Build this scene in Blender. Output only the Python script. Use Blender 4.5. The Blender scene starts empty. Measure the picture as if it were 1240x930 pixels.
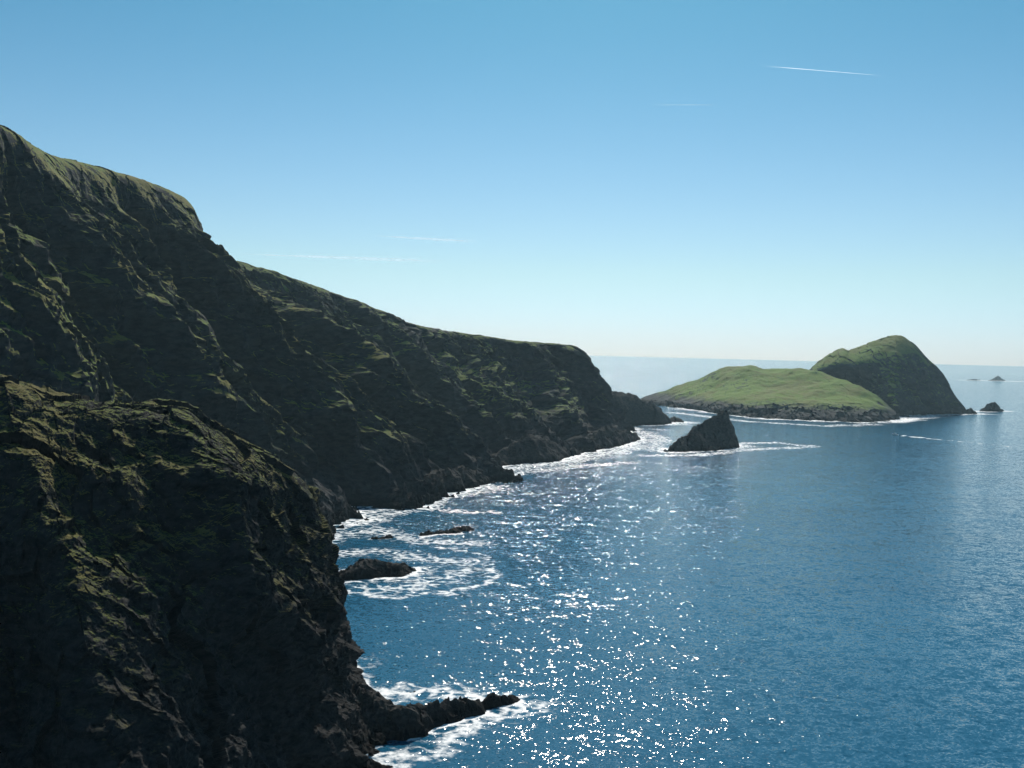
import bpy, math, numpy as np
from mathutils import Vector, Matrix, kdtree

sc = bpy.context.scene
sc.view_settings.view_transform = 'Standard'
sc.view_settings.look = 'None'
sc.view_settings.exposure = 0.0

# ------------------------------------------------------------------ camera
H = 120.0
FPX = 1205.0
cam_d = bpy.data.cameras.new("camera")
cam = bpy.data.objects.new("camera", cam_d)
sc.collection.objects.link(cam)
cam_d.sensor_width = 36.0
cam_d.lens = 36.0 * FPX / 1240.0
cam_d.clip_start = 0.5
cam_d.clip_end = 400000.0
R = Matrix.Rotation(math.radians(90 - 1.78), 4, 'X') @ Matrix.Rotation(math.radians(1.43), 4, 'Z')
cam.matrix_world = Matrix.Translation((0, 0, H)) @ R
sc.camera = cam
R3 = np.array(R.to_3x3())

# survey helpers: sighting + horizontal range  ->  world metres
def ray(px, py):
    return R3 @ np.array([(px - 620) / FPX, -(py - 465) / FPX, -1.0])
def at(px, py, D):
    r = ray(px, py)
    return np.array([0, 0, H]) + r * (D / r[1])
def sea(px, py):
    r = ray(px, py)
    return np.array([0, 0, H]) + r * (-H / r[2])

# ------------------------------------------------------------------ noise
rng = np.random.RandomState(7)
perm = rng.permutation(256)
gr = rng.normal(size=(256, 3)); gr /= np.linalg.norm(gr, axis=1)[:, None]
jit = rng.uniform(0.15, 0.85, size=(256, 3))
def perlin(p):
    xi = np.floor(p).astype(np.int64); f = p - xi
    u = f * f * f * (f * (f * 6 - 15) + 10)
    out = np.zeros(len(p))
    for i in (0, 1):
        a = perm[(xi[:, 0] + i) & 255]; wx = u[:, 0] if i else 1 - u[:, 0]
        for j in (0, 1):
            b = perm[(a + xi[:, 1] + j) & 255]; wy = u[:, 1] if j else 1 - u[:, 1]
            for k in (0, 1):
                c = perm[(b + xi[:, 2] + k) & 255]; wz = u[:, 2] if k else 1 - u[:, 2]
                g = gr[c]
                out += wx * wy * wz * (g[:, 0] * (f[:, 0] - i) + g[:, 1] * (f[:, 1] - j) + g[:, 2] * (f[:, 2] - k))
    return out * 1.6
def fbm(p, octv=4, gain=0.5):
    s = 0; a = 1.0; q = p.copy()
    for o in range(octv):
        s = s + a * perlin(q); q = q * 2.03 + 17.3; a *= gain
    return s
def ridged(p, octv=4, gain=0.5):
    s = 0; a = 1.0; q = p.copy()
    for o in range(octv):
        s = s + a * (1 - 2.2 * np.abs(perlin(q))); q = q * 2.07 + 11.1; a *= gain
    return s - 0.9
def sstep(x, a, b):
    t = np.clip((x - a) / (b - a), 0, 1); return t * t * (3 - 2 * t)
def rotm(ax, ay, az):
    return np.array(Matrix.Rotation(az, 3, 'Z') @ Matrix.Rotation(ay, 3, 'Y') @ Matrix.Rotation(ax, 3, 'X'))
BED = rotm(0.55, 0.75, 0.35)
def facet(p, size, stretch=(2.6, 1.3, 0.6), off=0.0):
    """planar blocks: each cell carries its own tilted plane -> angular rock faces"""
    q = (p @ BED) / (size * np.array(stretch)) + off + 31.0
    q = q + 0.08 * np.stack([perlin(q * 1.3), perlin(q * 1.3 + 40), perlin(q * 1.3 + 80)], -1)
    b = np.floor(q - 0.5).astype(np.int64)
    best = np.full(len(q), 1e9); val = np.zeros(len(q))
    for i in (0, 1):
        for j in (0, 1):
            for k in (0, 1):
                c = b + np.array([i, j, k])
                h = perm[(perm[(perm[c[:, 0] & 255] + c[:, 1]) & 255] + c[:, 2]) & 255]
                dv = q - (c + jit[h]); dd = (dv * dv).sum(1)
                v = (dv * gr[(h + 77) & 255]).sum(1) * 1.3 + (jit[(h + 13) & 255, 0] - 0.5) * 0.7
                m = dd < best
                best = np.where(m, dd, best); val = np.where(m, v, val)
    return val

# ------------------------------------------------------------------ mesh helpers
def build(name, parts, mat, smooth=False):
    vs = []; fs = []; off = 0
    for v, f in parts:
        vs.append(v); fs.append(f + off); off += len(v)
    v = np.concatenate(vs); f = np.concatenate(fs)
    me = bpy.data.meshes.new(name)
    me.vertices.add(len(v)); me.vertices.foreach_set("co", v.astype(np.float32).ravel())
    me.loops.add(len(f) * 4); me.loops.foreach_set("vertex_index", f.astype(np.int32).ravel())
    me.polygons.add(len(f))
    me.polygons.foreach_set("loop_start", (np.arange(len(f)) * 4).astype(np.int32))
    me.polygons.foreach_set("loop_total", np.full(len(f), 4, dtype=np.int32))
    me.update(calc_edges=True)
    me.polygons.foreach_set("use_smooth", np.full(len(f), smooth, dtype=bool))
    me.materials.append(mat)
    ob = bpy.data.objects.new(name, me)
    sc.collection.objects.link(ob)
    return ob
def gridfaces(nv, nu, flip=False):
    i = np.arange(nv * nu).reshape(nv, nu)
    q = np.stack([i[:-1, :-1], i[:-1, 1:], i[1:, 1:], i[1:, :-1]], -1).reshape(-1, 4)
    return q[:, ::-1] if flip else q
def catmull(P, n, axis):
    P = np.moveaxis(P, axis, 0); m = P.shape[0]
    t = np.linspace(0, m - 1 - 1e-6, n); i = t.astype(int); f = (t - i).reshape(-1, *([1] * (P.ndim - 1)))
    ext = np.concatenate([2 * P[:1] - P[1:2], P, 2 * P[-1:] - P[-2:-1]])
    p0, p1, p2, p3 = ext[i], ext[i + 1], ext[i + 2], ext[i + 3]
    k = 0.42
    m1 = (p2 - p0) * k; m2 = (p3 - p1) * k
    o = (2*f**3-3*f**2+1)*p1 + (f**3-2*f**2+f)*m1 + (-2*f**3+3*f**2)*p2 + (f**3-f**2)*m2
    return np.moveaxis(o, 0, axis)
def loft(ctrl, nv, nu):
    return catmull(catmull(np.array(ctrl, float), nv, 0), nu, 1)
def normals(G):
    du = np.gradient(G, axis=1); dv = np.gradient(G, axis=0)
    n = np.cross(dv, du); n /= (np.linalg.norm(n, axis=2, keepdims=True) + 1e-9)
    return n
def up_faces(P, nv, nu, ref):
    """wind the grid so that the geometric normals agree with ref (outward)"""
    G = P.reshape(nv, nu, 3)
    a = G[nv // 2, nu // 2]; e1 = G[nv // 2, nu // 2 + 4] - a; e2 = G[nv // 2 + 4, nu // 2] - a
    n = np.cross(e1, e2)
    return gridfaces(nv, nu, flip=(n @ ref) < 0)

water_pts = []
def note_water(v):
    m = np.abs(v[:, 2]) < 1.6
    w = v[m]
    water_pts.append(w[::3] if len(w) > 4000 else w)

def saw(t, e=0.25):
    t = t - np.floor(t)
    return np.where(t < e, t / e, 1 - (t - e) / (1 - e))
def buttress(t):
    # steep wall towards -s, broad back tilting slightly away, then a quick fall into the next gully
    t = t - np.floor(t)
    return np.interp(t, [0, 0.24, 0.30, 0.72, 0.80, 1.0], [0, 0.95, 1.0, 0.62, 0.52, 0.0])

def rock_detail(p, amps):
    d = 0
    for kind, sc_, a in amps:
        q = p / sc_
        if kind == 'r': d = d + a * ridged(q, 4)
        elif kind == 'b': d = d + a * facet(p, sc_, off=sc_)
        else: d = d + a * fbm(q, 4)
    return d

# ------------------------------------------------------------------ materials
def nt(mat):
    mat.use_nodes = True; t = mat.node_tree; t.nodes.clear(); return t
class NB:
    def __init__(s, t): s.t = t
    def n(s, typ, **kw):
        nd = s.t.nodes.new(typ)
        for k, v in kw.items(): setattr(nd, k, v)
        return nd
    def l(s, a, b): s.t.links.new(a, b)
    def val(s, sock, v):
        if hasattr(v, 'is_linked') or hasattr(v, 'links'): s.l(v, sock)
        else: sock.default_value = v
    def math(s, op, a, b=0.0, c=None, clamp=False):
        nd = s.n('ShaderNodeMath', operation=op, use_clamp=clamp)
        s.val(nd.inputs[0], a); s.val(nd.inputs[1], b)
        if c is not None: s.val(nd.inputs[2], c)
        return nd.outputs[0]
    def noise(s, vec, scale, detail=4, rough=0.55, dist=0.0, out='Fac'):
        nd = s.n('ShaderNodeTexNoise'); s.l(vec, nd.inputs['Vector'])
        nd.inputs['Scale'].default_value = scale; nd.inputs['Detail'].default_value = detail
        nd.inputs['Roughness'].default_value = rough; nd.inputs['Distortion'].default_value = dist
        return nd.outputs[out]
    def ramp(s, x, a, b, lo=0.0, hi=1.0):
        nd = s.n('ShaderNodeMapRange', interpolation_type='SMOOTHSTEP')
        s.val(nd.inputs[0], x)
        for i, v in zip((1, 2, 3, 4), (a, b, lo, hi)): nd.inputs[i].default_value = v
        return nd.outputs[0]
    def mix(s, f, a, b, blend='MIX'):
        nd = s.n('ShaderNodeMix', data_type='RGBA', blend_type=blend)
        s.val(nd.inputs[0], f)
        for sock, v in ((nd.inputs[6], a), (nd.inputs[7], b)):
            if isinstance(v, tuple): sock.default_value = (*v, 1)
            else: s.l(v, sock)
        return nd.outputs[2]
    def vmath(s, op, a, b=None, out=0):
        nd = s.n('ShaderNodeVectorMath', operation=op)
        for i, v in enumerate((a, b)):
            if v is None: continue
            if isinstance(v, tuple): nd.inputs[i].default_value = v
            else: s.l(v, nd.inputs[i])
        return nd.outputs[out]
    def mapping(s, vec, rot=(0, 0, 0), scale=(1, 1, 1)):
        nd = s.n('ShaderNodeMapping'); s.l(vec, nd.inputs[0])
        nd.inputs['Rotation'].default_value = rot; nd.inputs['Scale'].default_value = scale
        return nd.outputs[0]

def cliff_material(name, green, brown, rock_a, rock_b, g0, g1, zlow=12.0, brown_amt=0.5, fine=1.0, bump=0.6, wn=0.55, wy=0.0):
    m = bpy.data.materials.new(name); b = NB(nt(m))
    geo = b.n('ShaderNodeNewGeometry'); pos = geo.outputs['Position']
    sep = b.n('ShaderNodeSeparateXYZ'); b.l(geo.outputs['Normal'], sep.inputs[0])
    sp = b.n('ShaderNodeSeparateXYZ'); b.l(pos, sp.inputs[0])
    n1 = b.noise(pos, 0.02 * fine, 5); n2 = b.noise(pos, 0.12 * fine, 6, 0.65); n3 = b.noise(pos, 0.9 * fine, 5, 0.7)
    streak = b.noise(b.mapping(pos, (0.5, 0.35, 0.2), (0.25, 0.25, 0.6)), 0.5 * fine, 5, 0.65)
    s = b.math('MULTIPLY', sep.outputs[2], wn)
    s = b.math('ADD', s, b.math('MULTIPLY', sep.outputs[1], wy))  # grass favours sun-facing slopes; bare rock colour deepens the shaded walls
    s = b.math('ADD', s, b.math('MULTIPLY', b.math('SUBTRACT', n2, 0.5), 0.9))
    s = b.math('ADD', s, b.math('MULTIPLY', b.math('SUBTRACT', n1, 0.5), 1.1))
    s = b.math('ADD', s, b.math('MULTIPLY', b.math('SUBTRACT', n3, 0.5), 0.35))
    g = b.ramp(s, g0, g1)
    zl = b.ramp(b.math('ADD', sp.outputs[2], b.math('MULTIPLY', b.math('SUBTRACT', n2, 0.5), zlow * 2)), zlow * 0.7, zlow * 1.6)
    g = b.math('MULTIPLY', g, zl)
    rock = b.mix(b.ramp(streak, 0.35, 0.65), rock_a, rock_b)
    rock = b.mix(b.ramp(n3, 0.55, 0.75, 0, 0.6), rock, tuple(min(1, c * 1.7) for c in rock_b))
    wet = b.ramp(sp.outputs[2], 1.0, 7.0)
    rock = b.mix(wet, tuple(c * 0.45 for c in rock_a), rock)
    gm = b.mix(b.ramp(b.math('ADD', b.math('MULTIPLY', n1, 0.6), b.math('MULTIPLY', n2, 0.4)), 0.45, 0.58, 0, 1), green, brown)
    gm = b.mix(brown_amt, green, gm)
    gm = b.mix(b.ramp(n3, 0.4, 0.7, 0.0, 0.55), gm, tuple(c * 0.42 for c in green))
    col = b.mix(g, rock, gm)
    bs = b.n('ShaderNodeBsdfPrincipled'); b.l(col, bs.inputs['Base Color'])
    bs.inputs['Roughness'].default_value = 0.9
    bs.inputs['Specular IOR Level'].default_value = 0.12
    hgt = b.math('ADD', b.math('MULTIPLY', n2, 1.5 / fine), b.math('MULTIPLY', b.noise(pos, 0.7 * fine, 6, 0.7), 0.9 / fine))
    bp = b.n('ShaderNodeBump'); bp.inputs['Distance'].default_value = 1.6; bp.inputs['Strength'].default_value = bump
    b.l(hgt, bp.inputs['Height']); b.l(bp.outputs[0], bs.inputs['Normal'])
    o = b.n('ShaderNodeOutputMaterial'); b.l(bs.outputs[0], o.inputs[0])
    return m

mat_near = cliff_material("headland_rock_grass", (0.105, 0.135, 0.024), (0.145, 0.10, 0.042), (0.011, 0.0115, 0.012), (0.032, 0.031, 0.030), 0.33, 0.43, 54, 0.7, 2.2, 0.45, wn=0.6, wy=0.25)
mat_cliff = cliff_material("cliff_rock_grass", (0.110, 0.165, 0.024), (0.19, 0.13, 0.05), (0.014, 0.017, 0.019), (0.038, 0.040, 0.041), 0.17, 0.29, 40, 0.65, 1.0, 0.35, wy=0.50)
mat_cliff2 = cliff_material("far_cliff_rock_grass", (0.100, 0.160, 0.024), (0.12, 0.12, 0.04), (0.016, 0.019, 0.022), (0.040, 0.042, 0.044), 0.22, 0.35, 40, 0.5, 0.8, 0.35, wy=0.44)
mat_isl = cliff_material("island_rock_grass", (0.125, 0.205, 0.033), (0.14, 0.16, 0.045), (0.018, 0.022, 0.025), (0.048, 0.050, 0.050), 0.38, 0.56, 20, 1.0, 0.4, 0.12, wn=0.76)
mat_rock = cliff_material("wet_sea_rock", (0.05, 0.05, 0.03), (0.06, 0.05, 0.04), (0.020, 0.020, 0.021), (0.058, 0.054, 0.048), 2.6, 3.0, 12, 0.5, 2.5)

# ------------------------------------------------------------------ big coastal cliffs
def coast(name, cols, mat, nv, nu, rib, seed, inland, wamp=22.0, prof=(1.0, .90, .70, .40, .17, 0)):
    rows = []
    fr = [0.0, 0.10, 0.32, 0.62, 0.86, 1.0]
    top = np.array([c[0] for c in cols]); bot = np.array([c[1] for c in cols])
    rows.append(top + np.array([inland[0], inland[1], -35]))
    rows.append(top + np.array([inland[0] * 0.2, inland[1] * 0.2, -3]))
    for f, zf in zip(fr, prof):
        r = top * (1 - f) + bot * f
        r[:, 2] = bot[:, 2] + (top[:, 2] - bot[:, 2]) * zf
        rows.append(r)
    out = bot - top; out[:, 2] = 0; out /= np.linalg.norm(out, axis=1)[:, None]
    rows[-1][:, 2] = 9
    rows.append(bot + out * 26 + np.array([0, 0, -7]))
    G = loft(rows, nv, nu)
    N = normals(G)
    if N[nv // 2, nu // 2, 0] < 0: N = -N
    base = G.reshape(-1, 3)
    v = np.linspace(0, 1, nv)[:, None] * np.ones((1, nu))
    mid = G[nv // 2]; s = np.concatenate([[0], np.cumsum(np.linalg.norm(np.diff(mid, axis=0), axis=1))])
    S = (np.ones((nv, 1)) * s[None]).reshape(-1)
    vv = v.reshape(-1)
    hN = N.copy(); hN[..., 2] *= 0.25; hN = (hN / np.linalg.norm(hN, axis=2, keepdims=True)).reshape(-1, 3)
    Nf = N.reshape(-1, 3)
    warp = fbm(base / 130.0 + seed, 4) * wamp
    d = 0
    for period, amp, ph in rib:
        lw = fbm(base / (period * 0.6) + ph * 9, 3) * period * 0.14
        d = d + amp * (buttress((S + warp + lw) / period + ph) - 0.6) * (0.85 + 0.6 * perlin(base / (period * 1.3) + ph * 7))
    # gullies and ribs running straight down the face
    def gully(w, vs_, sd):
        q = np.stack([(S + warp + 3 * perlin(base / 18.0 + sd)) / w, vv * vs_ + sd, np.full(len(S), sd + seed)], -1)
        return ridged(q, 3, 0.55)
    d = d + gully(30.0, 3.0, 2.3) * 7.0 + gully(12.0, 5.0, 7.7) * 3.2
    env = sstep(vv, 0.26, 0.44) * (1 - 0.5 * sstep(vv, 0.72, 0.9))
    d = d * env
    fine = rock_detail(base + seed * 10, [('f', 40, 2.5), ('b', 24, 2.6), ('b', 9, 1.4), ('r', 9, 0.4), ('r', 4, 0.3)])
    envf = 0.35 + 0.65 * sstep(vv, 0.24, 0.42)
    P = base + hN * d[:, None] + Nf * (fine * envf)[:, None]
    sh = sstep(vv, 0.84, 0.95)
    P[:, 2] += sh * (ridged(base / 24.0 + 3, 4) * 8 + facet(base, 12.0) * 4)
    note_water(P)
    return build(name, [(P, up_faces(P, nv, nu, np.array([0.6, -0.3, 0.7])))], mat)

c1 = [
 (at(-520, 60, 430), sea(-330, 830)), (at(-250, 95, 520), sea(-60, 760)), (at(-110, 120, 590), sea(120, 705)),
 (at(0, 152, 660), sea(270, 668)), (at(60, 188, 720), sea(360, 640)), (at(122, 203, 790), sea(415, 622)),
 (at(178, 221, 850), sea(455, 612)), (at(222, 240, 900), sea(500, 600)), (at(240, 280, 950), sea(545, 590)),
 (at(274, 320, 1000), sea(592, 578)), (at(264, 330, 1075), sea(590, 571)), (at(234, 334, 1150), sea(560, 568)), (at(195, 338, 1200), sea(520, 566))]
coast("sea_cliff", c1, mat_cliff, 440, 760, [(150, 60, 0.30), (61, 20, 0.4), (24, 5.0, 0.1)], 1.0, (-260, -20), prof=(1.0, .84, .63, .385, .175, 0))
c2 = [
 (at(200, 300, 1180), sea(500, 574)), (at(290, 317, 1210), sea(560, 568)), (at(345, 334, 1240), sea(585, 564)), (at(400, 353, 1275), sea(605, 560)),
 (at(460, 376, 1330), sea(632, 556)), (at(515, 396, 1380), sea(662, 552)), (at(600, 409, 1440), sea(697, 546)),
 (at(660, 416, 1480), sea(724, 539)), (at(693, 418, 1500), sea(744, 530)), (at(699, 425, 1550), sea(752, 523)), (at(684, 428, 1650), sea(742, 517)), (at(640, 428, 1750), sea(712, 512))]
coast("sea_cliff", c2, mat_cliff2, 360, 760, [(112, 36, 0.3), (47, 17, 0.7), (19, 5, 0.2)], 4.0, (-220, 120), prof=(1.0, .92, .68, .37, .15, 0))

# ------------------------------------------------------------------ near headland
rowsA = [
 [(-420,440,245),(-150,455,250),(0,470,255),(70,487,262),(140,489,268),(200,497,275),(250,515,282),(300,542,292),(345,567,303),(385,602,314)],
 [(-420,530,232),(-150,540,235),(0,550,238),(70,560,243),(140,565,248),(200,570,255),(250,580,265),(310,600,280),(360,625,297),(398,650,317)],
 [(-420,630,215),(-150,640,218),(0,640,222),(80,650,226),(150,655,232),(220,660,243),(290,668,260),(345,678,279),(385,688,299),(416,705,323)],
 [(-420,740,204),(-150,750,206),(0,750,210),(90,755,213),(170,760,222),(245,765,236),(310,768,257),(360,768,279),(392,766,301),(410,765,327)],
 [(-420,840,195),(-150,850,197),(0,850,200),(100,855,203),(185,860,212),(260,865,230),(325,866,254),(375,862,279),(408,856,302),(434,845,331)],
 [(-420,930,186),(-150,940,188),(0,940,190),(110,945,193),(200,950,205),(280,955,225),(345,948,250),(395,938,270),(428,922,288),(462,895,303)],
]
A = np.array([[at(*c) for c in r] for r in rowsA])
A = np.concatenate([A, A[:, -1:] + np.array([-14, 42, -6]), A[:, -1:] + np.array([-60, 85, -25])], axis=1)
last = A[-1:].copy(); last[..., 1] -= 22; last[..., 0] += 4; last[..., 2] = -8
b1 = A[:1] + np.array([-8, 30, -14]); b2 = A[:1] + np.array([-16, 62, -125.])
A = np.concatenate([b2, b1, A, last], axis=0)
nv, nu = 660, 800
G = loft(A, nv, nu); N = normals(G)
if N[nv // 2, nu // 2, 1] > 0: N = -N
p = G.reshape(-1, 3); Nf = N.reshape(-1, 3)
vv = (np.linspace(0, 1, nv)[:, None] * np.ones((1, nu))).reshape(-1)
rk = facet(p, 13.0) * 2.9 + facet(p, 5.0, off=9) * 1.1 + facet(p, 2.0, off=4) * 0.32 + ridged(p / 4.0 + 2, 4, 0.6) * 0.4
d = ridged(p / 42.0 + 5, 4, 0.5) * 3.2 + fbm(p / 16.0, 5) * 2.0
diag = (p @ np.array([0.85, 0.30, 0.45]) + 6 * fbm(p / 30.0, 3)) / 38.0
d = d + 9.0 * (saw(diag, 0.3) - 0.5)
d *= 0.30 + 0.70 * sstep(vv, 0.24, 0.42)
d = d + rk * (0.6 + 0.4 * sstep(vv, 0.24, 0.42))
P = p + Nf * d[:, None]
note_water(P)
build("headland", [(P, up_faces(P, nv, nu, np.array([0.1, -0.7, 0.6])))], mat_near)

# ------------------------------------------------------------------ rocks as height fields
def rock(name, pts, res, mat=mat_rock, rough=1.0, pw=1.4, seed=0.0, lean=0.0, emit=True):
    pts = np.array(pts, float)  # x,y,h,w
    mx = pts[:, 3].max() * 1.6
    x = np.arange(pts[:, 0].min() - mx, pts[:, 0].max() + mx, res)
    y = np.arange(pts[:, 1].min() - mx, pts[:, 1].max() + mx, res)
    X, Y = np.meshgrid(x, y); q = np.stack([X.ravel(), Y.ravel()], -1)
    q3 = np.concatenate([q, np.full((len(q), 1), seed * 13.7)], 1)
    wv = np.stack([fbm(q3 / 18.0 / rough ** .5, 3), fbm(q3 / 18.0 / rough ** .5 + 50, 3)], -1) * 3.0 * rough
    qq = q + wv
    z = np.full(len(q), -9.0)
    for a, c in zip(pts[:-1], pts[1:]):
        ab = c[:2] - a[:2]; t = np.clip(((qq - a[:2]) @ ab) / (ab @ ab + 1e-9), 0, 1)
        dv = qq - (a[:2] + t[:, None] * ab)
        dd = np.linalg.norm(dv, axis=1)
        h = a[2] + (c[2] - a[2]) * t; w = a[3] + (c[3] - a[3]) * t
        if lean:
            side = (ab[0] * dv[:, 1] - ab[1] * dv[:, 0]) / (np.linalg.norm(ab) + 1e-9)
            dd = np.where(side * lean > 0, dd * (1 + abs(lean)), dd)
        zz = (h + 3) * (1 - (dd / w) ** pw) - 3
        z = np.maximum(z, zz)
    m = sstep(z, -5, 2)
    p3 = np.stack([q[:, 0], q[:, 1], z], -1) + seed
    z = z + m * (ridged(p3 / (14 * rough), 3) * 1.0 * rough + facet(p3, 4.0 * rough) * 1.5 * rough + facet(p3, 1.6 * rough, off=3) * 0.5 * rough)
    z = np.maximum(z, -6)
    V = np.stack([q[:, 0], q[:, 1], z], -1)
    F = gridfaces(len(y), len(x))
    keep = (z[F] > -5.5).any(axis=1)
    F = F[keep]
    idx = np.unique(F); mp = np.zeros(len(V), int); mp[idx] = np.arange(len(idx))
    V = V[idx]; F = mp[F]
    if emit: note_water(V)
    return build(name, [(V, F)], mat)
def S(px, py, h, w):
    s = sea(px, py); return (s[0], s[1], h, w)

rock("rock_spit", [S(405, 862, 14, 16), S(445, 880, 11, 13), S(490, 886, 7.5, 10), S(530, 872, 6.0, 7), S(575, 860, 3.6, 5.5), S(628, 846, 2.0, 4)], 0.45, seed=1)
rock("sea_rock", [S(415, 700, 4, 9), S(440, 697, 8, 12), S(475, 694, 6.5, 11), S(498, 690, 2, 6)], 0.7, seed=2)
rock("sea_rock", [S(512, 648, 1.5, 5), S(540, 645, 3.5, 8), S(568, 642, 2.0, 6)], 0.8, seed=3)
rock("sea_rock", [S(452, 652, 1.2, 5), S(470, 651, 1.6, 5)], 0.8, seed=4)
rock("sea_rock", [S(493, 838, 0.3, 2.4), S(503, 837, 0.8, 2.6)], 0.5, rough=0.6, seed=5)
rock("shore_crag", [S(500, 597, 8, 16), S(535, 592, 18, 22), S(572, 584, 13, 18), S(594, 580, 4, 9)], 1.2, rough=1.8, seed=6)
rock("shore_crag", [S(600, 562, 10, 18), S(640, 557, 30, 34), S(672, 553, 14, 20), S(690, 549, 5, 12)], 1.5, rough=2.2, seed=7)
rock("shore_crag", [S(700, 545, 12, 18), S(735, 539, 24, 26), S(758, 533, 12, 18), S(772, 530, 3, 10)], 1.5, rough=2.0, seed=8)
rock("sea_stack", [S(806, 547, 2, 14), S(835, 544, 24, 30), S(860, 541, 41, 34), S(874, 540, 50, 26), S(880, 539, 46, 15), S(885, 538, 26, 10)], 1.0, rough=1.5, pw=1.15, seed=9, lean=0.4)
rock("sea_rock", [S(812, 511, 3, 14), S(818, 510, 9, 14), S(824, 511, 3, 12)], 2.0, rough=1.5, seed=10)
rock("sea_stack", [S(1194, 498, 14, 18), S(1202, 498, 26, 22), S(1209, 497, 10, 16)], 2.0, rough=2, pw=1.1, seed=11)
rock("sea_stack", [S(1172, 501, 10, 16), S(1177, 501, 17, 16), S(1181, 501, 4, 10)], 2.0, rough=2, pw=1.1, seed=12)
rock("islet", [S(1202, 461, 8, 40), S(1208, 461, 42, 50), S(1213, 461, 6, 40)], 8.0, rough=3, pw=1.2, seed=13)
rock("islet", [S(1176, 460.5, 5, 40), S(1182, 460.5, 9, 40)], 8.0, rough=3, pw=1.2, seed=14)
rock("low_headland", [S(680, 513, 70, 60), S(735, 513, 58, 55), S(760, 512.5, 52, 50), S(782, 512.5, 40, 40), S(797, 512, 22, 26)], 2.5, mat=mat_rock, rough=1.6, pw=2.2, seed=15)

# ------------------------------------------------------------------ island
sil = [(776,484),(800,475),(838,463),(880,446),(905,443),(925,448),(955,447),(980,449),(1004,454),(1028,462),(1050,475),(1080,496)]
silD = [2760,2740,2650,2560,2520,2500,2460,2420,2360,2310,2260,2220]
midc = [(778,486),(802,481),(835,475),(875,469),(905,467),(930,469),(962,471),(990,472),(1015,475),(1036,479),(1056,486),(1083,499)]
midD = [2680,2600,2480,2380,2330,2300,2270,2240,2210,2190,2175,2160]
edge = [(780,487),(806,487),(835,489),(868,490),(900,491),(930,492),(962,492),(992,492),(1018,492),(1042,494),(1062,498),(1085,503)]
edD = [2620,2480,2330,2220,2150,2110,2100,2090,2080,2075,2080,2100]
shp = [(781,489),(808,492),(835,495),(865,500),(898,504),(930,507),(962,508),(992,509),(1018,510),(1042,511),(1064,510.5),(1088,507)]
r0 = np.array([at(*a, D) for a, D in zip(sil, silD)]); r1 = np.array([at(*a, D) for a, D in zip(midc, midD)])
r2 = np.array([at(*a, D) for a, D in zip(edge, edD)]); r3 = np.array([sea(*a) for a in shp])
r0[:, 2] = np.maximum(r0[:, 2], 3)
bk = r0 + np.array([10, 130, 0]); bk[:, 2] = -12
below = r3 + np.array([0, -18, -9.0])
ctrl = [bk, r0, r1, r2, r3 + np.array([0, 0, 2.]), below]
G = loft(ctrl, 220, 620); N = normals(G)
if N[60, 200, 2] < 0: N = -N
p = G.reshape(-1, 3)
vv = (np.linspace(0, 1, 220)[:, None] * np.ones((1, 620))).reshape(-1)
d = rock_detail(p, [('b', 30, 6), ('f', 25, 2), ('b', 11, 3)])
d *= 0.10 + 0.90 * sstep(vv, 0.54, 0.64)
d += 6 * fbm(p / 90 + 3, 4) * (1 - sstep(vv, .5, .6))
P1 = p + N.reshape(-1, 3) * d[:, None]
P1[:, 1] += sstep(vv, .5, .65) * 26 * (saw(p[:, 0] / 75 + fbm(p / 100, 2)) - .5)
psil = [(972,458),(985,443),(1000,432),(1019,422),(1030,424),(1058,413),(1088,406),(1103,413),(1122,434),(1140,451),(1155,476),(1167,493),(1172,501)]
pD =   [2480,2470,2465,2460,2455,2440,2430,2430,2425,2420,2430,2440,2450]
pshl = [(975,462),(990,453),(1005,448),(1022,444),(1035,443),(1060,438),(1084,430),(1102,428),(1119,438),(1138,454),(1153,478),(1165,494),(1171,501)]
psD =  [2450,2410,2390,2370,2360,2345,2340,2360,2385,2400,2410,2425,2445]
pbot = [(985,480),(1000,485),(1018,490),(1035,492),(1050,496),(1065,500),(1084,505),(1098,503.5),(1115,502),(1134,502),(1150,501.5),(1162,501.5),(1171,501.5)]
r0 = np.array([at(*a, D) for a, D in zip(psil, pD)]); r1 = np.array([at(*a, D) for a, D in zip(pshl, psD)])
r3 = np.array([sea(*a) for a in pbot]); r2 = r1 * .45 + r3 * .55
r2[:, 2] += 3
bk1 = r0 + np.array([15, 90, -30]); bk = r0 + np.array([40, 260, 0]); bk[:, 2] = -12
below = r3 + np.array([4, -18, -9.0])
ctrl = [bk, bk1, r0, r1, r2, r3 + np.array([0, 0, 1.]), below]
G = loft(ctrl, 280, 440); N = normals(G)
if N[60, 200, 2] < 0: N = -N
p = G.reshape(-1, 3)
vv = (np.linspace(0, 1, 280)[:, None] * np.ones((1, 440))).reshape(-1)
d = rock_detail(p, [('b', 34, 9), ('f', 30, 4), ('b', 12, 4), ('r', 20, 2)])
d *= 0.18 + 0.82 * sstep(vv, 0.48, 0.60)
P2 = p + N.reshape(-1, 3) * d[:, None]
note_water(P1); note_water(P2)
upv = np.array([0, -0.4, 0.9])
build("island", [(P1, up_faces(P1, 220, 620, upv)), (P2, up_faces(P2, 280, 440, upv))], mat_isl)

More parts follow.
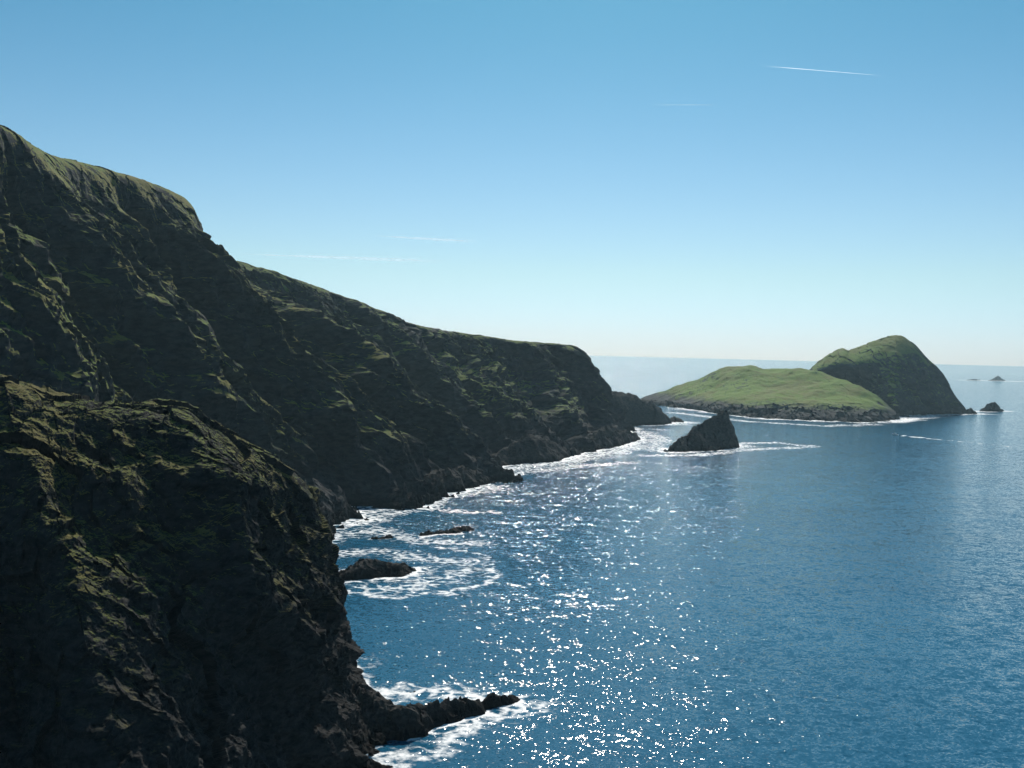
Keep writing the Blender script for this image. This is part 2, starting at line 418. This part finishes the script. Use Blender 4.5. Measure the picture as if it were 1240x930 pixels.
# ------------------------------------------------------------------ sea
def graded(segs):
    out = [segs[0][0]]
    for a, bnd, st in segs:
        x = a
        while x < bnd - 1e-6:
            step = st(x) if callable(st) else st
            x = min(bnd, x + step); out.append(x)
    return np.array(out)
xs = graded([(-120000, -6000, 12000), (-6000, -800, 650), (-800, -260, 60), (-260, 420, 3.0), (420, 1400, 7), (1400, 4600, 40), (4600, 8000, 425), (8000, 120000, 11200)])
ys = graded([(-60000, -2000, 8000), (-2000, 100, 150), (100, 2900, lambda y: max(1.6, y / 170)), (2900, 9000, 60), (9000, 14000, 500), (14000, 200000, 12000)])
X, Y = np.meshgrid(xs, ys)
V = np.stack([X.ravel(), Y.ravel(), np.zeros(X.size)], -1)
wp = np.concatenate(water_pts)
kd = kdtree.KDTree(len(wp))
for i, w in enumerate(wp): kd.insert((w[0], w[1], 0), i)
kd.balance()
foam = np.zeros(len(V))
near = (V[:, 0] > -500) & (V[:, 0] < 4700) & (V[:, 1] > 100) & (V[:, 1] < 9100)
big = fbm(V / np.array([60.0, 60.0, 1]) + 0.37, 3)
for i in np.nonzero(near)[0]:
    x, y = V[i, 0], V[i, 1]
    dd = kd.find((x, y, 0))[2]
    W = (6.0 + y * 0.014) * (0.8 + 0.9 * max(-.85, min(1.5, big[i] * 2.0)))
    foam[i] = 0.72 * math.exp(-(dd / W))
wob = np.stack([fbm(V / 22.0 + 5, 3), fbm(V / 22.0 + 55, 3)], -1)
Vw = V[:, :2] + wob * (5 + V[:, 1:2].clip(0, 3000) * 0.005)
def stroke_field(strokes, field):
    for pts, r, st in strokes:
        q = np.array([sea(*a)[:2] for a in pts])
        dm = np.full(len(V), 1e9)
        for a, c in zip(q[:-1], q[1:]):
            ab = c - a; t = np.clip(((Vw - a) @ ab) / (ab @ ab), 0, 1)
            dm = np.minimum(dm, np.linalg.norm(Vw - (a + t[:, None] * ab), axis=1))
        field = np.maximum(field, st * np.exp(-(dm / r) ** 2))
    return field
foam = stroke_field([
 ([(470,722),(540,719),(590,706),(600,682),(572,668),(530,664)], 5, 0.57),
 ([(425,718),(470,722)], 8, 0.58), ([(440,712),(500,712),(540,700),(570,690)], 14, 0.50),
 ([(405,632),(450,625),(520,618),(600,620)], 10, 0.52), ([(400,650),(450,642),(510,655),(575,658)], 18, 0.50),
 ([(400,670),(450,668),(520,676),(560,680)], 18, 0.50), ([(430,612),(520,605),(600,590)], 20, 0.55),  # broad bay strokes: surf, plus sun glitter painted in as white
 ([(655,611),(705,614)], 2.5, 0.60), ([(600,577),(680,566),(765,560)], 18, 0.50), ([(620,568),(700,556),(775,540)], 30, 0.54),
 ([(775,522),(800,532),(790,545)], 26, 0.50), ([(780,552),(850,551),(900,545),(985,541)], 16, 0.54), ([(890,537),(940,536),(985,541)], 18, 0.56),
 ([(820,500),(900,510),(1000,516),(1060,514)], 28, 0.54), ([(1085,511),(1110,506),(1130,504)], 28, 0.8), ([(1165,499),(1215,498)], 20, 0.7),
 ([(440,845),(480,838),(530,838),(575,850)], 11, 0.58), ([(470,925),(520,912),(560,885),(640,856)], 8, 0.54), ([(600,862),(655,850)], 7, 0.5),
 ([(1086,527),(1130,531.5)], 5, 0.8), ([(1130,531.5),(1225,541)], 7, 0.6), ([(1170,460.5),(1236,462)], 90, 0.8),
 ([(700,536),(740,531),(790,527)], 24, 0.52)], foam)
chop = stroke_field([
 ([(590,600),(680,570),(760,550)], 80, 0.45), ([(760,545),(800,515),(780,495),(760,470)], 200, 0.6), ([(600,700),(620,640),(640,600)], 50, 0.15),
 ([(430,640),(500,650),(580,640)], 55, 0.5), ([(900,530),(990,522)], 60, 0.2), ([(480,850),(560,850)], 25, 0.3)], np.zeros(len(V)))
chop = chop + 0.45 * sstep(V[:, 1], 300, 1100)
chop = np.maximum(chop, 0.75 * sstep(V[:, 1], 2000, 4200))
chop *= np.clip(0.95 + 0.4 * fbm(V / np.array([160.0, 90.0, 1]) + 4.4, 4), 0.4, 1.5)

m = bpy.data.materials.new("sea_water"); b = NB(nt(m))
geo = b.n('ShaderNodeNewGeometry'); pos = geo.outputs['Position']
fo = b.n('ShaderNodeAttribute', attribute_name='foam').outputs['Fac']
ch = b.n('ShaderNodeAttribute', attribute_name='chop').outputs['Fac']
# wave slopes (dz/dx, dz/dy) taken straight from noise: real facet tilts at every distance
def slopes(scale, amp, rot, detail=2, sy=1.3):
    c = b.noise(b.mapping(pos, (0, 0, rot), (1.0, sy, 1.0)), scale, detail, 0.55, out='Color')
    c = b.vmath('SUBTRACT', c, (0.5, 0.5, 0.5))
    return b.vmath('MULTIPLY', c, (amp * 0.85, amp, 0.0))
sl_ = b.vmath('ADD', slopes(1.15, 0.62, 0.3), slopes(0.33, 0.42, -0.2))
sl_ = b.vmath('ADD', sl_, slopes(0.09, 0.22, 0.5))
gust = b.noise(b.mapping(pos, (0, 0, 0.5), (0.5, 1, 1)), 0.02, 4, 0.6)
amp = b.math('ADD', b.ramp(gust, 0.3, 0.7, 0.85, 1.15), ch)
l2 = b.vmath('DOT_PRODUCT', sl_, sl_, out='Value')
amp = b.math('MULTIPLY', amp, b.math('ADD', b.math('MULTIPLY', l2, 12.0), 0.95))   # steeper, rarer crests
sc_n = b.n('ShaderNodeVectorMath', operation='SCALE'); b.l(sl_, sc_n.inputs[0]); b.l(amp, sc_n.inputs['Scale'])
nrm = b.vmath('NORMALIZE', b.vmath('ADD', sc_n.outputs[0], (0.0, 0.0, 1.0)))
bign = b.noise(b.mapping(pos, (0, 0, 0.2), (0.4, 1, 1)), 0.004, 4, 0.6)
col = b.mix(b.ramp(bign, 0.35, 0.65), (0.008, 0.080, 0.150), (0.014, 0.102, 0.180))
wsh = b.n('ShaderNodeBsdfPrincipled'); b.l(col, wsh.inputs['Base Color'])
wsh.inputs['Roughness'].default_value = 0.10; wsh.inputs['IOR'].default_value = 1.333
b.l(nrm, wsh.inputs['Normal'])
nd = b.n('ShaderNodeTexNoise'); b.l(pos, nd.inputs['Vector']); nd.inputs['Scale'].default_value = 0.06; nd.inputs['Detail'].default_value = 4
vm = b.n('ShaderNodeVectorMath', operation='MULTIPLY_ADD'); b.l(nd.outputs['Color'], vm.inputs[0]); vm.inputs[1].default_value = (18, 18, 0); b.l(pos, vm.inputs[2])
vo = b.n('ShaderNodeTexVoronoi', feature='DISTANCE_TO_EDGE'); b.l(vm.outputs[0], vo.inputs['Vector']); vo.inputs['Scale'].default_value = 0.13
lace = b.ramp(vo.outputs['Distance'], 0.0, 0.35, 0.40, 0.0)
fn = b.noise(pos, 0.28, 6, 0.72)
fsum = b.math('ADD', b.math('ADD', fo, lace), b.math('MULTIPLY', b.math('SUBTRACT', fn, 0.5), 1.5))
ff = b.ramp(fsum, 0.60, 1.08)
ff = b.math('MULTIPLY', ff, b.ramp(fo, 0.08, 0.42))
fs = b.n('ShaderNodeBsdfPrincipled'); fs.inputs['Base Color'].default_value = (0.8, 0.82, 0.83, 1); fs.inputs['Roughness'].default_value = 0.7
mx = b.n('ShaderNodeMixShader'); b.l(ff, mx.inputs[0]); b.l(wsh.outputs[0], mx.inputs[1]); b.l(fs.outputs[0], mx.inputs[2])
o = b.n('ShaderNodeOutputMaterial'); b.l(mx.outputs[0], o.inputs[0])
so = build("sea_water", [(V, gridfaces(len(ys), len(xs)))], m, smooth=True)
for nm, arr in (("foam", foam), ("chop", chop)):
    at_ = so.data.attributes.new(nm, 'FLOAT', 'POINT'); at_.data.foreach_set("value", arr.astype(np.float32))

# ------------------------------------------------------------------ motor boat
def simple_mat(name, col, rough=0.5):
    mm = bpy.data.materials.new(name); bb = NB(nt(mm))
    g = bb.n('ShaderNodeNewGeometry'); n_ = bb.noise(g.outputs['Position'], 2.0, 3)
    c = bb.mix(n_, tuple(x * 0.85 for x in col), col)
    s_ = bb.n('ShaderNodeBsdfPrincipled'); bb.l(c, s_.inputs['Base Color']); s_.inputs['Roughness'].default_value = rough
    oo = bb.n('ShaderNodeOutputMaterial'); bb.l(s_.outputs[0], oo.inputs[0]); return mm
boat = bpy.data.objects.new("motor_boat", None); sc.collection.objects.link(boat)
secs = [(-6, 1.5, 1.3), (-3, 1.7, 1.35), (0, 1.8, 1.45), (3, 1.5, 1.7), (5.2, 0.7, 2.0), (6.2, 0.05, 2.2)]
hv = []
for x, w, h in secs: hv += [(x, -w, h), (x, -w * 0.75, 0.1), (x, 0, -0.5), (x, w * 0.75, 0.1), (x, w, h)]
hf = []
for i in range(len(secs) - 1):
    for j in range(4):
        a = i * 5 + j; hf.append((a, a + 1, a + 6, a + 5))
    hf.append((i * 5 + 4, i * 5, i * 5 + 5, i * 5 + 9))
hf.append((0, 4, 3, 2, 1))
me = bpy.data.meshes.new("hull"); me.from_pydata(hv, [], hf); me.materials.append(simple_mat("hull_paint", (0.6, 0.62, 0.64)))
hull = bpy.data.objects.new("hull", me); sc.collection.objects.link(hull); hull.parent = boat
cv = [(-1.5,-1.1,1.35),(2.4,-1.1,1.5),(2.4,1.1,1.5),(-1.5,1.1,1.35),(-1.3,-.95,3.3),(1.5,-.9,3.3),(1.5,.9,3.3),(-1.3,.95,3.3)]
me = bpy.data.meshes.new("cabin"); me.from_pydata(cv, [], [(0,1,5,4),(1,2,6,5),(2,3,7,6),(3,0,4,7),(4,5,6,7)]); me.materials.append(simple_mat("cabin_paint", (0.75, 0.76, 0.76)))
cb = bpy.data.objects.new("cabin", me); sc.collection.objects.link(cb); cb.parent = boat
p0 = sea(1084, 527); p1 = sea(1130, 531.5)
boat.location = (p0[0], p0[1], 0.1); dv = p0 - p1
boat.rotation_euler = (0, 0, math.atan2(dv[1], dv[0]))

# ------------------------------------------------------------------ vapour trails
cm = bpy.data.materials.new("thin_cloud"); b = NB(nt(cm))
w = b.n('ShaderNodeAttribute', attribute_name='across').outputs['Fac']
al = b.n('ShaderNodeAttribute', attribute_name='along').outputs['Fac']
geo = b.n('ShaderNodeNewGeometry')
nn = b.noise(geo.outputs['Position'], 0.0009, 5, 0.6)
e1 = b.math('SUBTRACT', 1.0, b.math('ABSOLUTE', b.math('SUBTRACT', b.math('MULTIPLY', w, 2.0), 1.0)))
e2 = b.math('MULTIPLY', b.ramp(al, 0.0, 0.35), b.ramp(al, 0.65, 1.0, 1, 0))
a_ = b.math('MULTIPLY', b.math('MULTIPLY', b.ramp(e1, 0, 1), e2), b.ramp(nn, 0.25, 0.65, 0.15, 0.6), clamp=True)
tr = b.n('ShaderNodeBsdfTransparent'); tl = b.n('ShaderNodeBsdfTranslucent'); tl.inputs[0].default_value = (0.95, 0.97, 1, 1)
em = b.n('ShaderNodeEmission'); em.inputs[0].default_value = (0.85, 0.96, 1, 1); em.inputs[1].default_value = 0.75  # added glow stands in for sunlight scattered forward through the trail
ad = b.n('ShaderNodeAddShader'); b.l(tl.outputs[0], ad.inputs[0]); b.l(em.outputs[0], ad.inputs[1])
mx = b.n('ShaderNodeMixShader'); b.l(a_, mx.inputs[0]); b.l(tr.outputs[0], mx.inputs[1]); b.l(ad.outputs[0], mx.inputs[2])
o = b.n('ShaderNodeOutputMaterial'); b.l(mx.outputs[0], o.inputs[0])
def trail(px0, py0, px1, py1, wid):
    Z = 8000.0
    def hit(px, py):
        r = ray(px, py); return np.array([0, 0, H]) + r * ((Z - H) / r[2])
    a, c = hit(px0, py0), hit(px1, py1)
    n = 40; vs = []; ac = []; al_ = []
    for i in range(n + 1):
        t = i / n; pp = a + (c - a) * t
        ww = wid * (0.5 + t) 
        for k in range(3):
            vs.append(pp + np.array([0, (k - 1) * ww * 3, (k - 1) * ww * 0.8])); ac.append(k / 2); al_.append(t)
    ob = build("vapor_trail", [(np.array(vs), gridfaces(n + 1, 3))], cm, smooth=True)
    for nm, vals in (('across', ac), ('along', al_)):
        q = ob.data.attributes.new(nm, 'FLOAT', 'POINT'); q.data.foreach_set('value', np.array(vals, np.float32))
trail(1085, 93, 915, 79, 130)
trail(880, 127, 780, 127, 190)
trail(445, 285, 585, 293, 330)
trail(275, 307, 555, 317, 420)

# ------------------------------------------------------------------ haze
hm = bpy.data.materials.new("sea_haze"); t = nt(hm); b = NB(t)
vs_ = b.n('ShaderNodeVolumeScatter'); vs_.inputs['Color'].default_value = (0.60, 0.88, 1.0, 1)
vs_.inputs['Density'].default_value = 3.5e-5; vs_.inputs['Anisotropy'].default_value = 0.3
o = b.n('ShaderNodeOutputMaterial'); b.l(vs_.outputs[0], o.inputs['Volume'])
x0, x1, y0, y1, z0, z1 = -15000, 15000, -5000, 14000, -20, 420
bv = np.array([(x, y, z) for z in (z0, z1) for y in (y0, y1) for x in (x0, x1)], float)
bf = np.array([(0,2,3,1),(4,5,7,6),(0,1,5,4),(2,6,7,3),(0,4,6,2),(1,3,7,5)])
build("haze", [(bv, bf)], hm)

# ------------------------------------------------------------------ light
AZ, EL = math.radians(5), math.radians(41)
Sd = Vector((math.sin(AZ) * math.cos(EL), math.cos(AZ) * math.cos(EL), math.sin(EL)))
sl = bpy.data.lights.new("sun", 'SUN'); sl.energy = 5.0; sl.angle = math.radians(0.5); sl.color = (1.0, 0.95, 0.86)
so_ = bpy.data.objects.new("sun", sl); sc.collection.objects.link(so_)
so_.rotation_euler = (-Sd).to_track_quat('-Z', 'Y').to_euler(); so_.location = (0, 0, 500)
wd = bpy.data.worlds.new("World"); sc.world = wd; wd.use_nodes = True; t = wd.node_tree; t.nodes.clear(); b = NB(t)
sk = b.n('ShaderNodeTexSky', sky_type='NISHITA'); sk.sun_disc = False
sk.sun_elevation = EL; sk.sun_rotation = AZ; sk.air_density = 1.0; sk.dust_density = 0.3; sk.ozone_density = 2.5; sk.altitude = 0
tcw = b.n('ShaderNodeTexCoord'); sz = b.n('ShaderNodeSeparateXYZ'); b.l(tcw.outputs['Generated'], sz.inputs[0])
t1 = b.mix(b.ramp(sz.outputs[2], 0.0, 0.09), (0.69, 0.95, 1.44), (0.79, 0.99, 1.06))
tint = b.mix(b.ramp(sz.outputs[2], 0.07, 0.38), t1, (0.38, 0.87, 0.91))
skc = b.mix(1.0, sk.outputs[0], tint, 'MULTIPLY')
bg = b.n('ShaderNodeBackground'); bg.inputs[1].default_value = 0.087
b.l(skc, bg.inputs[0]); o = b.n('ShaderNodeOutputWorld'); b.l(bg.outputs[0], o.inputs[0])
print("foam verts", len(V), "water pts", len(wp))
